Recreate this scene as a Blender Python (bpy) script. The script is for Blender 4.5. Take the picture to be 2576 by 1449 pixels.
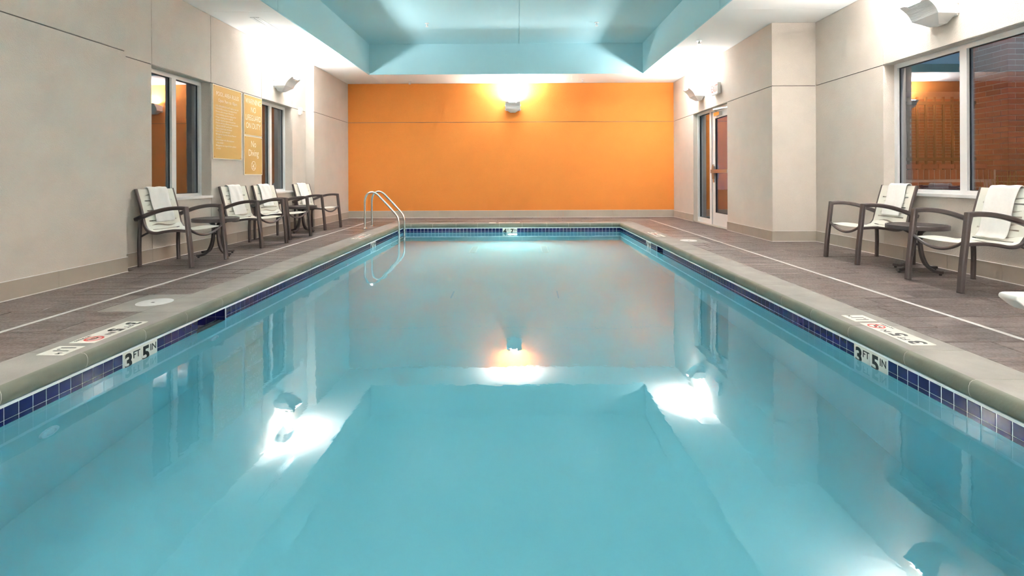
import bpy, math, random
from mathutils import Vector, Matrix
random.seed(7)
for o in list(bpy.data.objects): bpy.data.objects.remove(o)
SC = bpy.context.scene
C = SC.collection
PI = math.pi

# ------------------------------------------------------------------ camera
cam_d = bpy.data.cameras.new('camera'); cam = bpy.data.objects.new('camera', cam_d); C.objects.link(cam)
F_PX = 1300.0; CAM_Z = 0.98; ROLL = -0.00459
cam_d.sensor_width = 36.0; cam_d.sensor_fit = 'HORIZONTAL'
cam_d.lens = 36.0*F_PX/2576
cam_d.shift_x = (1288-1302.8)/2576
cam_d.shift_y = -(724.5-445.9)/2576
cam_d.clip_start = 0.02; cam_d.clip_end = 300
cr, sr = math.cos(ROLL), math.sin(ROLL)
cam.matrix_world = Matrix(((cr, sr, 0, 0), (0, 0, -1, 0), (sr, cr, 0, 0), (0, 0, 0, 1))) if False else \
    Matrix.Translation((0, 0, CAM_Z)) @ Matrix(((cr, -sr, 0, 0), (0, 0, -1, 0), (sr, cr, 0, 0), (0, 0, 0, 1)))
SC.camera = cam

# ------------------------------------------------------------------ world, exposure
W = bpy.data.worlds.new('dusk'); SC.world = W; W.use_nodes = True
W.node_tree.nodes['Background'].inputs[0].default_value = (0.16, 0.22, 0.40, 1)
W.node_tree.nodes['Background'].inputs[1].default_value = 0.06
VS = SC.view_settings
SC.display_settings.display_device = 'sRGB'
VS.view_transform = 'Standard'; VS.look = 'None'; VS.gamma = 1.0; VS.exposure = 3.2; VS.use_curve_mapping = False
SCONCE_W = 33.0
POOL_LIGHT_W = 9.0

# ------------------------------------------------------------------ layout (metres; X right, Y into the room, floor z=0)
XL, XM, XR, XN = -4.142, -4.31, 3.812, 4.466
YB, YF = 12.628, -2.2
YA, YP, YR = 5.47, 10.51, 7.74
ZC, ZR = 3.28, 2.33
PL, PR, PN, PD = -2.45, 2.17, 0.55, 10.97
ZW = -0.185                       # water level
CW = 0.33                         # coping width
FL, FR, FD, FN, ZF = -3.297, 2.792, 11.507, -1.2, 3.957

# ------------------------------------------------------------------ node helpers
def new_mat(name):
    m = bpy.data.materials.new(name); m.use_nodes = True
    nt = m.node_tree
    return m, nt, nt.nodes['Principled BSDF']
def L(nt, a, b): nt.links.new(a, b)
def coords(nt, scale=(1, 1, 1), kind='Object'):
    tc = nt.nodes.new('ShaderNodeTexCoord'); mp = nt.nodes.new('ShaderNodeMapping')
    mp.inputs['Scale'].default_value = scale; L(nt, tc.outputs[kind], mp.inputs[0]); return mp.outputs[0]
def noise(nt, vec, scale, detail=3, rough=.55):
    n = nt.nodes.new('ShaderNodeTexNoise'); n.inputs['Scale'].default_value = scale
    n.inputs['Detail'].default_value = detail; n.inputs['Roughness'].default_value = rough
    if vec is not None: L(nt, vec, n.inputs['Vector'])
    return n.outputs['Fac']
def ramp(nt, fac, stops):
    r = nt.nodes.new('ShaderNodeValToRGB'); e = r.color_ramp.elements
    while len(e) < len(stops): e.new(0.5)
    for el, (p, c) in zip(e, stops): el.position = p; el.color = (*c, 1)
    L(nt, fac, r.inputs[0]); return r.outputs[0]
def bump(nt, h, strength, dist=.01):
    b = nt.nodes.new('ShaderNodeBump'); b.inputs['Strength'].default_value = strength; b.inputs['Distance'].default_value = dist
    L(nt, h, b.inputs['Height']); return b.outputs[0]
def mul(c, k): return tuple(min(1, x*k) for x in c)
def simple(name, col, rough=.5, metal=0, spec=.5, var=.0, vscale=6, bstr=0, bscale=60, coat=0, bdist=.005):
    m, nt, p = new_mat(name)
    p.inputs['Roughness'].default_value = rough; p.inputs['Metallic'].default_value = metal
    p.inputs['Specular IOR Level'].default_value = spec; p.inputs['Coat Weight'].default_value = coat
    v = coords(nt)
    if var: L(nt, ramp(nt, noise(nt, v, vscale, 4), [(.3, mul(col, 1-var)), (.7, mul(col, 1+var))]), p.inputs['Base Color'])
    else: p.inputs['Base Color'].default_value = (*col, 1)
    if bstr: L(nt, bump(nt, noise(nt, v, bscale, 3), bstr, bdist), p.inputs['Normal'])
    return m
def emis(name, col, s):
    m, nt, p = new_mat(name); p.inputs['Base Color'].default_value = (*col, 1)
    p.inputs['Emission Color'].default_value = (*col, 1); p.inputs['Emission Strength'].default_value = s; return m

M = {}
M['stucco'] = simple('stucco', (.595, .53, .465), .85, var=.035, vscale=3, bstr=.7, bscale=115, bdist=.009)
M['stucco_orange'] = simple('stucco_orange', (.72, .236, .037), .85, var=.02, vscale=3, bstr=.7, bscale=115, bdist=.009)
M['joint'] = simple('joint', (.16, .14, .12), .9)  # dark strip colour deepens the shade inside the wall panel gaps
M['ceiling_white'] = simple('ceiling_white', (.88, .86, .82), .9, bstr=.25, bscale=110, bdist=.003)
M['ceiling_aqua'] = simple('ceiling_aqua', (.39, .64, .69), .9, bstr=.25, bscale=110, bdist=.003)
M['base_tile'] = simple('base_tile', (.40, .345, .285), .45, var=.06, vscale=2.2)
M['caulk'] = simple('caulk', (.78, .76, .73), .6)
M['white_paint'] = simple('white_paint', (.60, .59, .575), .6, var=.05, vscale=14)
M['coping'] = simple('coping', (.255, .238, .216), .7, var=.12, vscale=5, bstr=.35, bscale=90, bdist=.003)
M['mortar'] = simple('mortar', (.50, .48, .41), .9)
M['coping_edge'] = simple('coping_edge', (.150, .156, .118), .6, var=.14, vscale=4, bstr=.3, bscale=90, bdist=.003)
M['grout'] = simple('grout', (.74, .78, .80), .7)
M['dark_grout'] = simple('dark_grout', (.22, .21, .24), .7)
M['navy'] = simple('navy', (.009, .011, .075), .10, spec=.45, var=.25, vscale=9)
M['marker'] = simple('marker', (.66, .64, .58), .35)
M['black'] = simple('black', (.012, .012, .012), .5)
M['red'] = simple('red', (.62, .05, .04), .5)
M['plaster'] = simple('plaster', (.275, .575, .66), .9, var=.03, vscale=.8)
M['frame_brown'] = simple('frame_brown', (.060, .045, .043), .40, var=.06, vscale=30)
M['rubber'] = simple('rubber', (.03, .026, .025), .7)
M['sling'] = simple('sling', (.74, .73, .65), .5, bstr=.08, bscale=300)
M['towel'] = simple('towel', (.84, .82, .79), .95, var=.02, vscale=40, bstr=.5, bscale=220, bdist=.004)
M['white_metal'] = simple('white_metal', (.74, .73, .72), .4)
M['white_plastic'] = simple('white_plastic', (.66, .67, .65), .35)
M['speaker_grey'] = simple('speaker_grey', (.60, .59, .60), .5)
M['steel'] = simple('steel', (.72, .70, .66), .22, metal=1)
M['bronze'] = simple('bronze', (.42, .36, .32), .45, metal=1)
M['gold_sign'] = simple('gold_sign', (.60, .40, .15), .25, spec=.5)
M['cream_ink'] = simple('cream_ink', (.86, .78, .62), .5)
M['frosted'] = simple('frosted', (.70, .68, .60), .4)
M['exit_red'] = emis('exit_red', (.9, .12, .10), .10)
M['lamp_glow'] = emis('lamp_glow', (1, .96, .88), 1.5)
M['pool_lamp'] = emis('pool_lamp', (1, .98, .86), 9)
M['dark_slot'] = simple('dark_slot', (.05, .045, .04), .8)
M['patio'] = simple('patio', (.20, .19, .18), .9, var=.15)
M['ground'] = simple('ground', (.05, .05, .055), .9)
M['fence'] = simple('fence', (.012, .011, .012), .5)
M['grass'] = simple('grass', (.20, .19, .07), .8)
M['dark_wall'] = simple('dark_wall', (.05, .055, .07), .9)
M['lit_window'] = emis('lit_window', (.45, .42, .75), .12)
M['lamp_green'] = emis('lamp_green', (.55, .75, .18), .14)
M['drain'] = simple('drain', (.27, .50, .55), .7); M['drain_frame'] = simple('drain_frame', (.42, .66, .70), .7)
M['inlet_plastic'] = simple('inlet_plastic', (.55, .72, .82), .5)
M['blue_inlet'] = simple('blue_inlet', (.10, .48, .66), .6)

def mat_brick():
    m, nt, p = new_mat('brick'); oi = nt.nodes.new('ShaderNodeObjectInfo')
    c = ramp(nt, oi.outputs['Random'], [(0, (.20, .055, .04)), (.5, (.26, .075, .055)), (1, (.16, .045, .038))])
    L(nt, c, p.inputs['Base Color']); p.inputs['Roughness'].default_value = .9
    L(nt, bump(nt, noise(nt, coords(nt), 60), .4), p.inputs['Normal']); return m
M['brick'] = mat_brick()
M['brick_mortar'] = simple('brick_mortar', (.42, .36, .33), .95)

def mat_deck():
    m, nt, p = new_mat('deck')
    oi = nt.nodes.new('ShaderNodeObjectInfo')
    v = coords(nt, (1.6, 9, 9))
    add = nt.nodes.new('ShaderNodeVectorMath'); add.operation = 'ADD'; L(nt, v, add.inputs[0])
    cmb = nt.nodes.new('ShaderNodeCombineXYZ'); mm = nt.nodes.new('ShaderNodeMath'); mm.operation = 'MULTIPLY'; mm.inputs[1].default_value = 37
    L(nt, oi.outputs['Random'], mm.inputs[0])
    for i in range(3): L(nt, mm.outputs[0], cmb.inputs[i])
    L(nt, cmb.outputs[0], add.inputs[1])
    g = noise(nt, add.outputs[0], 1.7, 6, .62)
    c1 = ramp(nt, g, [(.30, (.064, .047, .045)), (.5, (.136, .106, .099)), (.72, (.205, .170, .160))])
    big = noise(nt, coords(nt, kind='Object'), .9, 2)
    mx = nt.nodes.new('ShaderNodeMix'); mx.data_type = 'RGBA'; mx.blend_type = 'MULTIPLY'; mx.inputs[0].default_value = 1
    L(nt, c1, mx.inputs[6]); L(nt, ramp(nt, oi.outputs['Random'], [(0, (.80, .79, .79)), (1, (1.15, 1.12, 1.10))]), mx.inputs[7])
    L(nt, mx.outputs[2], p.inputs['Base Color'])
    fine = noise(nt, coords(nt), 55, 3)
    L(nt, ramp(nt, fine, [(.3, (.26,)*3), (.7, (.50,)*3)]), p.inputs['Roughness'])
    b1 = nt.nodes.new('ShaderNodeBump'); b1.inputs['Strength'].default_value = .55; b1.inputs['Distance'].default_value = .012; L(nt, g, b1.inputs['Height'])
    b2 = nt.nodes.new('ShaderNodeBump'); b2.inputs['Strength'].default_value = .35; b2.inputs['Distance'].default_value = .004; L(nt, fine, b2.inputs['Height'])
    L(nt, b1.outputs[0], b2.inputs['Normal']); L(nt, b2.outputs[0], p.inputs['Normal'])
    p.inputs['Specular IOR Level'].default_value = .4
    return m
M['deck'] = mat_deck()
M['deck_joint'] = simple('deck_joint', (.085, .068, .062), .8)

def mat_glass():
    m = bpy.data.materials.new('window_glass'); m.use_nodes = True; nt = m.node_tree; nt.nodes.clear()
    out = nt.nodes.new('ShaderNodeOutputMaterial'); mix = nt.nodes.new('ShaderNodeMixShader')
    tr = nt.nodes.new('ShaderNodeBsdfTransparent'); tr.inputs[0].default_value = (.80, .82, .84, 1)
    gl = nt.nodes.new('ShaderNodeBsdfGlossy'); gl.inputs['Roughness'].default_value = .004; gl.inputs[0].default_value = (.84, .85, .88, 1)
    fr = nt.nodes.new('ShaderNodeFresnel'); ge = nt.nodes.new('ShaderNodeNewGeometry'); mr = nt.nodes.new('ShaderNodeMapRange')
    mr.inputs[3].default_value = 2.25; mr.inputs[4].default_value = 1/2.25; L(nt, ge.outputs['Backfacing'], mr.inputs[0]); L(nt, mr.outputs[0], fr.inputs[0])
    L(nt, fr.outputs[0], mix.inputs[0]); L(nt, tr.outputs[0], mix.inputs[1]); L(nt, gl.outputs[0], mix.inputs[2]); L(nt, mix.outputs[0], out.inputs[0])
    return m
M['glass'] = mat_glass()

def mat_water():
    m = bpy.data.materials.new('water'); m.use_nodes = True; nt = m.node_tree; nt.nodes.clear()
    out = nt.nodes.new('ShaderNodeOutputMaterial')
    g = nt.nodes.new('ShaderNodeBsdfGlass'); g.inputs['IOR'].default_value = 1.333; g.inputs['Roughness'].default_value = 0.0
    g.inputs['Color'].default_value = (1, 1, 1, 1)
    n1 = noise(nt, coords(nt, (1, .55, 1)), 1.6, 2)
    n2 = noise(nt, coords(nt, (1.0, .7, 1)), 9, 3)
    b1 = nt.nodes.new('ShaderNodeBump'); b1.inputs['Strength'].default_value = .05; b1.inputs['Distance'].default_value = .05; L(nt, n1, b1.inputs['Height'])
    b2 = nt.nodes.new('ShaderNodeBump'); b2.inputs['Strength'].default_value = .05; b2.inputs['Distance'].default_value = .008; L(nt, n2, b2.inputs['Height'])
    L(nt, b1.outputs[0], b2.inputs['Normal']); L(nt, b2.outputs[0], g.inputs['Normal'])
    va = nt.nodes.new('ShaderNodeVolumeAbsorption'); va.inputs[0].default_value = (.35, .86, .92, 1); va.inputs['Density'].default_value = .28
    L(nt, g.outputs[0], out.inputs[0]); L(nt, va.outputs[0], out.inputs[1])
    return m
M['water'] = mat_water()

# ------------------------------------------------------------------ mesh helpers
class MB:
    def __init__(s): s.v = []; s.f = []
    def add(s, v, f):
        o = len(s.v); s.v += [tuple(x) for x in v]; s.f += [tuple(i+o for i in t) for t in f]; return s
    def box(s, x0, x1, y0, y1, z0, z1):
        if x0 > x1: x0, x1 = x1, x0
        if y0 > y1: y0, y1 = y1, y0
        if z0 > z1: z0, z1 = z1, z0
        return s.add([(x0,y0,z0),(x1,y0,z0),(x1,y1,z0),(x0,y1,z0),(x0,y0,z1),(x1,y0,z1),(x1,y1,z1),(x0,y1,z1)],
              [(0,3,2,1),(4,5,6,7),(0,1,5,4),(1,2,6,5),(2,3,7,6),(3,0,4,7)])
    def slab(s, x0, x1, y0, y1, z0, z1, b=.004):      # box with a chamfered upper edge
        return s.add([(x0,y0,z0),(x1,y0,z0),(x1,y1,z0),(x0,y1,z0),(x0,y0,z1-b),(x1,y0,z1-b),(x1,y1,z1-b),(x0,y1,z1-b),
               (x0+b,y0+b,z1),(x1-b,y0+b,z1),(x1-b,y1-b,z1),(x0+b,y1-b,z1)],
              [(0,3,2,1),(8,9,10,11),(0,1,5,4),(1,2,6,5),(2,3,7,6),(3,0,4,7),(4,5,9,8),(5,6,10,9),(6,7,11,10),(7,4,8,11)])
    def prism(s, prof, a0, a1, axis='y', cap=True):   # prof: list of (p,q); axis y: (x=p,z=q); axis x: (y=p,z=q); axis z: (x=p,y=q)
        n = len(prof)
        def pt(p, q, a): return (p, a, q) if axis == 'y' else ((a, p, q) if axis == 'x' else (p, q, a))
        v = [pt(p, q, a0) for p, q in prof]+[pt(p, q, a1) for p, q in prof]
        f = [(i, (i+1) % n, n+(i+1) % n, n+i) for i in range(n)]
        if cap: f += [tuple(range(n))[::-1], tuple(range(n, 2*n))]
        return s.add(v, f)
    def sweep(s, pts, w, h=None, n=8, up=(0, 1, 0), rounded=True, cap=True):
        # sweep a rounded-rectangle (w across `up`, h the other way) or circle along pts
        pts = [Vector(p) for p in pts]; up = Vector(up)
        if h is None: prof = [(w*math.cos(2*PI*i/n), w*math.sin(2*PI*i/n)) for i in range(n)]
        else:
            b = min(w, h)*.22; a, c = w/2, h/2
            prof = [(a,-c+b),(a,c-b),(a-b,c),(-a+b,c),(-a,c-b),(-a,-c+b),(-a+b,-c),(a-b,-c)]
        k = len(prof); v = []
        for i, p in enumerate(pts):
            t = (pts[min(i+1, len(pts)-1)]-pts[max(i-1, 0)]).normalized()
            side = (up - t*up.dot(t)).normalized(); nor = t.cross(side)
            for a, c in prof: v.append(p+side*a+nor*c)
        f = [(i*k+j, i*k+(j+1) % k, (i+1)*k+(j+1) % k, (i+1)*k+j) for i in range(len(pts)-1) for j in range(k)]
        if cap: f += [tuple(range(k))[::-1], tuple(range((len(pts)-1)*k, len(pts)*k))]
        return s.add(v, f)
    def lathe(s, prof, n=24, c=(0, 0, 0)):            # prof: (r,z)
        v = []; f = []
        for r, z in prof: v += [(c[0]+r*math.cos(2*PI*i/n), c[1]+r*math.sin(2*PI*i/n), c[2]+z) for i in range(n)]
        for k in range(len(prof)-1):
            f += [(k*n+i, k*n+(i+1) % n, (k+1)*n+(i+1) % n, (k+1)*n+i) for i in range(n)]
        f += [tuple(range(n))[::-1], tuple(range((len(prof)-1)*n, len(prof)*n))]
        return s.add(v, f)
    def mesh(s, name, mat):
        me = bpy.data.meshes.new(name); me.from_pydata(s.v, [], s.f); me.update()
        if mat is not None: me.materials.append(M[mat] if isinstance(mat, str) else mat)
        return me
    def build(s, name, mat, parent=None, smooth=False, **kw):
        me = s.mesh(name, mat)
        import bmesh
        bm = bmesh.new(); bm.from_mesh(me); bmesh.ops.recalc_face_normals(bm, faces=bm.faces); bm.to_mesh(me); bm.free()
        return link(name, me, parent, smooth, **kw)
def link(name, me, parent=None, smooth=False, **kw):
    o = bpy.data.objects.new(name, me); C.objects.link(o)
    if parent is not None: o.parent = parent
    if smooth:
        for p in me.polygons: p.use_smooth = True
        if smooth != 'all':
            try: me.set_sharp_from_angle(angle=math.radians(40))
            except Exception: pass
    for k, v in kw.items(): o[k] = v
    return o
def empty(name, loc=(0, 0, 0), rz=0, **kw):
    o = bpy.data.objects.new(name, None); C.objects.link(o); o.location = loc; o.rotation_euler = (0, 0, rz); o.empty_display_size = .1
    for k, v in kw.items(): o[k] = v
    return o
def thing(name, label, cat, loc=(0, 0, 0), rz=0, group=None):
    o = empty(name, loc, rz, label=label, category=cat)
    if group: o['group'] = group
    return o
def struct(name): return empty(name, kind='structure')
def copy_tree(o, parent=None):
    c = o.copy(); C.objects.link(c); c.parent = parent
    for ch in list(o.children): copy_tree(ch, c)
    return c
def bez(p0, p1, p2, n=8):
    p0, p1, p2 = Vector(p0), Vector(p1), Vector(p2)
    return [p0*(1-t)**2+p1*2*t*(1-t)+p2*t*t for t in [i/n for i in range(n+1)]]
def smooth_path(pts, n=6):                            # Catmull-Rom
    pts = [Vector(p) for p in pts]; P = [pts[0]*2-pts[1]]+pts+[pts[-1]*2-pts[-2]]; out = []
    for i in range(1, len(P)-2):
        a, b, c, d = P[i-1], P[i], P[i+1], P[i+2]
        for k in range(n):
            t = k/n; out.append(.5*((2*b)+(c-a)*t+(2*a-5*b+4*c-d)*t*t+(3*b-a-3*c+d)*t**3))
    out.append(pts[-1]); return out
def text_mesh(body, size, bold=0.0, sx=1.0, align='CENTER', spacing=1.0, extrude=.0006, line=1.0):
    cu = bpy.data.curves.new('txt', 'FONT'); cu.body = body; cu.size = size; cu.offset = bold*size; cu.extrude = extrude
    cu.align_x = align; cu.align_y = 'CENTER'; cu.space_character = spacing; cu.space_line = line; cu.resolution_u = 4
    ob = bpy.data.objects.new('txt', cu); C.objects.link(ob)
    me = bpy.data.meshes.new_from_object(ob.evaluated_get(bpy.context.evaluated_depsgraph_get()))
    bpy.data.objects.remove(ob); bpy.data.curves.remove(cu)
    for v in me.vertices: v.co.x *= sx
    return me
def put_text(name, items, mat, parent, frame):        # items: (mesh, u, v); frame: function (u,v,w)->xyz local
    mb = MB()
    for me, u, v in items:
        o = len(mb.v)
        mb.v += [frame(q.co.x+u, q.co.y+v, q.co.z) for q in me.vertices]
        mb.f += [tuple(i+o for i in p.vertices) for p in me.polygons]
    return mb.build(name, mat, parent)
def ring(mb, r0, r1, n=28, w0=0, w1=.0012, c=(0, 0)):
    v = []
    for r, w in ((r0, w0), (r1, w0), (r1, w1), (r0, w1)):
        v += [(c[0]+r*math.cos(2*PI*i/n), c[1]+r*math.sin(2*PI*i/n), w) for i in range(n)]
    f = [(k*n+i, k*n+(i+1) % n, ((k+1) % 4)*n+(i+1) % n, ((k+1) % 4)*n+i) for k in range(4) for i in range(n)]
    mb.add(v, f)
def bar2(mb, x0, y0, x1, y1, t, w1=.0012):
    d = Vector((x1-x0, y1-y0)).normalized(); n = Vector((-d.y, d.x))*t/2
    P = [(x0+n.x, y0+n.y), (x1+n.x, y1+n.y), (x1-n.x, y1-n.y), (x0-n.x, y0-n.y)]
    mb.prism(P, 0, w1, 'z')

# ------------------------------------------------------------------ FLOOR
floor = struct('floor')
fl = MB()
for (x0, x1, y0, y1) in ((XM-.4, PL-.402, YF-.1, YB+.1), (PR+.402, XN+.3, YF-.1, YB+.1), (PL-.402, PR+.402, YF-.1, PN-.402), (PL-.402, PR+.402, PD+.402, YB+.1)):
    fl.box(x0, x1, y0, y1, -.30, -.093)
fl.build('floor_slab', 'deck_joint', floor)
sc_ = MB()
sc_.box(XM-.3, PL-CW, YF, YB, -.093, -.009); sc_.box(PR+CW, XN+.2, YF, YB, -.093, -.009)
sc_.box(PL-CW, PR+CW, PD+CW, YB, -.093, -.009); sc_.box(PL-CW, PR+CW, YF, PN-CW, -.093, -.009)
sc_.build('joint_bed', 'deck_joint', floor)
PADL = (-3.13, PL-CW, 3.83, 4.38); PADR = (PR+CW, 2.86, 7.63, 8.16)
def rows(y0, y1, h=.245):
    n = max(1, round((y1-y0)/h)); e = [y0+(y1-y0)*i/n for i in range(n+1)]
    for i in range(1, n): e[i] += random.uniform(-.02, .02)
    return list(zip(e[:-1], e[1:]))
def row_boards(x0, x1, y0, y1):
    xs = [x0]; x = x0+random.uniform(.15, .95)
    while x < x1-.16: xs.append(x); x += random.uniform(.5, 1.0)
    xs.append(x1); g = .0030
    for a, b in zip(xs[:-1], xs[1:]):
        z = random.uniform(-.0015, .001)
        cx, cy = (a+b)/2, (y0+y1)/2
        o = MB().slab(a+g-cx, b-g-cx, y0+g-cy, y1-g-cy, -.0095, z, .004).build('deck_board', 'deck', floor)
        o.location = (cx, cy, 0)
    return len(xs)-1
nb = 0
for (ya, yb) in ((1.9, 3.83), (3.83, 4.38), (4.38, YB)):
    for r in rows(ya, yb):
        xw = XL if (r[0] < YA-.1 or r[0] > YP) else XM
        nb += row_boards(xw-.0, PADL[0] if ya == 3.83 else PL-CW, *r)
for (ya, yb) in ((1.7, 7.63), (7.63, 8.16), (8.16, YB)):
    for r in rows(ya, yb, .265):
        nb += row_boards(PADR[1] if ya == 7.63 else PR+CW, XN if r[0] < YR-.1 else XR, *r)
for r in rows(PD+CW, YB, .22): nb += row_boards(PL-CW, PR+CW, *r)
near = MB(); near.box(XM, PL-CW, YF, 1.9, -.009, 0).box(PR+CW, XN, YF, 1.7, -.009, 0).box(PL-CW, PR+CW, YF, PN-CW, -.009, 0)
near.build('deck_slab', 'deck', floor)
MB().slab(*PADL, -.02, .0005, .003).build('concrete_pad', 'coping', floor)
MB().slab(*PADR, -.02, .0005, .003).build('concrete_pad', 'coping', floor)
ln = MB(); w_ = .017
ln.box(-3.323-w_, -3.323+w_, YF+1, 11.76, .0, .0022); ln.box(3.003-w_, 3.003+w_, YF+1, 11.76, .0, .0022); ln.box(-3.323, 3.003, 11.74-w_, 11.74+w_, .0, .0022)
ln.build('painted_line', 'white_paint', floor)

# ------------------------------------------------------------------ WALLS
def xplate(mb, X, s, y0, y1, z0, z1, t): mb.box(X, X-s*t, y0, y1, z0, z1)      # s=+1: faces +x
G = .0055; PT = .014
def panels_x(parent, X, s, rects, mat='stucco'):
    for (y0, y1, z0, z1) in rects:
        mb = MB(); xplate(mb, X, s, y0+G, y1-G, z0+G, z1-G, PT); mb.build('wall_panel', mat, parent)
def panels_y(parent, Y, rects, mat='stucco'):      # faces -y
    for (x0, x1, z0, z1) in rects:
        MB().box(x0+G, x1-G, Y, Y+PT, z0+G, z1-G).build('wall_panel', mat, parent)
BT = 0.155   # baseboard height
WT = .26     # wall thickness
win_l1 = (6.09, 7.265, .74, ZR); win_l2 = (8.70, 9.875, .74, ZR); win_r = (4.35, 6.31, .78, ZR); door_o = (9.40, 11.22, 0.0, ZR)
# --- left wall
wl = struct('wall_left')
mb = MB()
xplate(mb, XL-PT, 1, YF, YA-.004, 0, ZC, .5); xplate(mb, XL-PT, 1, YP+.004, YB+.2, 0, ZC, .5)
B0 = XM-PT
for (y0, y1, z0, z1) in ((YA-.1, 6.09, 0, ZC), (7.265, 8.70, 0, ZC), (9.875, YP+.1, 0, ZC), (6.09, 7.265, 0, .74), (6.09, 7.265, ZR, ZC), (8.70, 9.875, 0, .74), (8.70, 9.875, ZR, ZC)):
    xplate(mb, B0, 1, y0, y1, z0, z1, WT)
mb.build('wall_core', 'stucco', wl)
js = MB()
xplate(js, XL-PT+.001, 1, YF, YA-.01, ZR-G, ZR+G, .002); xplate(js, XL-PT+.001, 1, YP+.01, YB, ZR-G, ZR+G, .002)
for (a, b) in ((YA, 6.09), (7.265, 8.70), (9.875, YP)): xplate(js, B0+.001, 1, a, b, ZR-G, ZR+G, .002)
for yj in (6.09, 7.265, 8.70, 9.875):
    xplate(js, B0+.001, 1, yj-G, yj+G, ZR, ZC, .002); xplate(js, B0+.001, 1, yj-G, yj+G, BT, .74, .002)
js.build('panel_joint', 'joint', wl)
panels_x(wl, XL, 1, [(YF, YA, .02, ZR), (YF, YA, ZR, ZC), (YP, YB, .02, ZR), (YP, YB, ZR, ZC)])
ys = [YA, 6.09, 7.265, 8.70, 9.875, YP]
for i, (a, b) in enumerate(zip(ys[:-1], ys[1:])):
    panels_x(wl, XM, 1, [(a, b, ZR, ZC)])
    panels_x(wl, XM, 1, [(a, b, .02, .74)] if i in (1, 3) else [(a, b, .02, ZR)])
# end faces of the two pilasters
MB().box(XM-.05, XL-PT, YP+G, YP+PT, .02, ZR-G).build('wall_panel', 'stucco', wl); MB().box(XM-.05, XL-PT, YP+G, YP+PT, ZR+G, ZC).build('wall_panel', 'stucco', wl)
MB().box(XM-.05, XL-PT, YA-PT, YA-G, .02, ZC).build('wall_panel', 'stucco', wl)
# --- back wall
wb = struct('wall_back')
MB().box(XL-.6, XR+.9, YB+PT, YB+.3, 0, ZF+.2).build('wall_core', 'stucco_orange', wb)
MB().box(XL, XR, YB+PT-.003, YB+PT-.001, ZR-G, ZR+G).build('panel_joint', 'joint', wb)
panels_y(wb, YB, [(XL-.01, XR+.01, .02, ZR), (XL-.01, XR+.01, ZR, ZC)], 'stucco_orange')
# --- right wall
wr = struct('wall_right')
mb = MB()
R0 = XR+PT
for (y0, y1, z0, z1) in ((YR+PT, 9.40, 0, ZC), (11.22, YB+.2, 0, ZC), (9.40, 11.22, ZR, ZC)): xplate(mb, R0, -1, y0, y1, z0, z1, WT)
xplate(mb, R0+.2, -1, YR+PT, 9.40, 0, ZC, .75)
N0 = XN+PT
for (y0, y1, z0, z1) in ((YF, 4.35, 0, ZC), (6.31, YR+.2, 0, ZC), (4.35, 6.31, 0, .78), (4.35, 6.31, ZR, ZC)): xplate(mb, N0, -1, y0, y1, z0, z1, WT)
mb.build('wall_core', 'stucco', wr)
js = MB()
xplate(js, R0-.001, -1, YR, 9.40, ZR-G, ZR+G, .002); xplate(js, R0-.001, -1, 11.22, YB, ZR-G, ZR+G, .002)
xplate(js, N0-.001, -1, 6.31, YR, ZR-G, ZR+G, .002); xplate(js, N0-.001, -1, YF, 4.35, ZR-G, ZR+G, .002)
js.box(XR, XN, YR+PT-.003, YR+PT-.001, ZR-G, ZR+G)
for yj in (6.31, 4.35): xplate(js, N0-.001, -1, yj-.002, yj+.002, ZR, ZC, .002); xplate(js, N0-.001, -1, yj-G, yj+G, BT, .78, .002)
js.build('panel_joint', 'joint', wr)
panels_x(wr, XR, -1, [(YR-G, 9.40+G, .02, ZR), (11.22-G, YB, .02, ZR), (YR-G, 9.40, ZR, ZC), (9.40-2*G, 11.22+G, ZR, ZC), (11.22-G, YB, ZR, ZC)])
panels_x(wr, XN, -1, [(6.31-G, YR+G, .02, ZR), (YF, 4.35+G, .02, ZR), (4.35, 6.31, .02, .78+G), (YF, 4.35, ZR, ZC), (4.35-G, 6.31+G, ZR, ZC), (6.31, YR+G, ZR, ZC)])
panels_y(wr, YR, [(XR+PT-G, XN+.02, .02, ZR), (XR+PT-G, XN+.02, ZR, ZC)])
# --- wall behind the camera
wf = struct('wall_front'); MB().box(XM-.3, XN+.3, YF-.3, YF, 0, ZF+.2).build('wall_panel', 'stucco', wf)

# --- baseboards of stone tile
def base_run(parent, axis, c, s, a0, a1, h=BT, off=0.0):
    n = max(1, math.ceil((a1-a0-.05)/.61)); e = [a0]+[a0+off+.61*i for i in range(1, 40) if a0+off+.61*i < a1-.08 and a0+off+.61*i > a0+.05]+[a1]
    for p, q in zip(e[:-1], e[1:]):
        mb = MB()
        if axis == 'x': mb.box(c, c+s*.011, p+.0015, q-.0015, .006, h)
        else: mb.box(p+.0015, q-.0015, c, c-.011, .006, h)
        mb.build('baseboard_tile', 'base_tile', parent)
    mb = MB()
    if axis == 'x': mb.box(c, c+s*.016, a0, a1, 0, .007).box(c, c+s*.013, a0, a1, h, h+.004)
    else: mb.box(a0, a1, c, c-.016, 0, .007).box(a0, a1, c, c-.013, h, h+.004)
    mb.build('caulk_line', 'caulk', parent)
bl = struct('baseboard_left'); base_run(bl, 'x', XL, 1, YF, YA, off=-.47); base_run(bl, 'x', XM, 1, YA, YP); base_run(bl, 'x', XL, 1, YP, YB)
base_run(bl, 'y', YP, 1, XM, XL+.011)
bb = struct('baseboard_back'); base_run(bb, 'y', YB, 1, XL, XR, .168, -.25)
br = struct('baseboard_right'); base_run(br, 'x', XR, -1, YR, 9.40, off=-.2); base_run(br, 'x', XR, -1, 11.22, YB); base_run(br, 'x', XN, -1, YF, YR, off=.25); base_run(br, 'y', YR, 1, XR-.011, XN)

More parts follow.
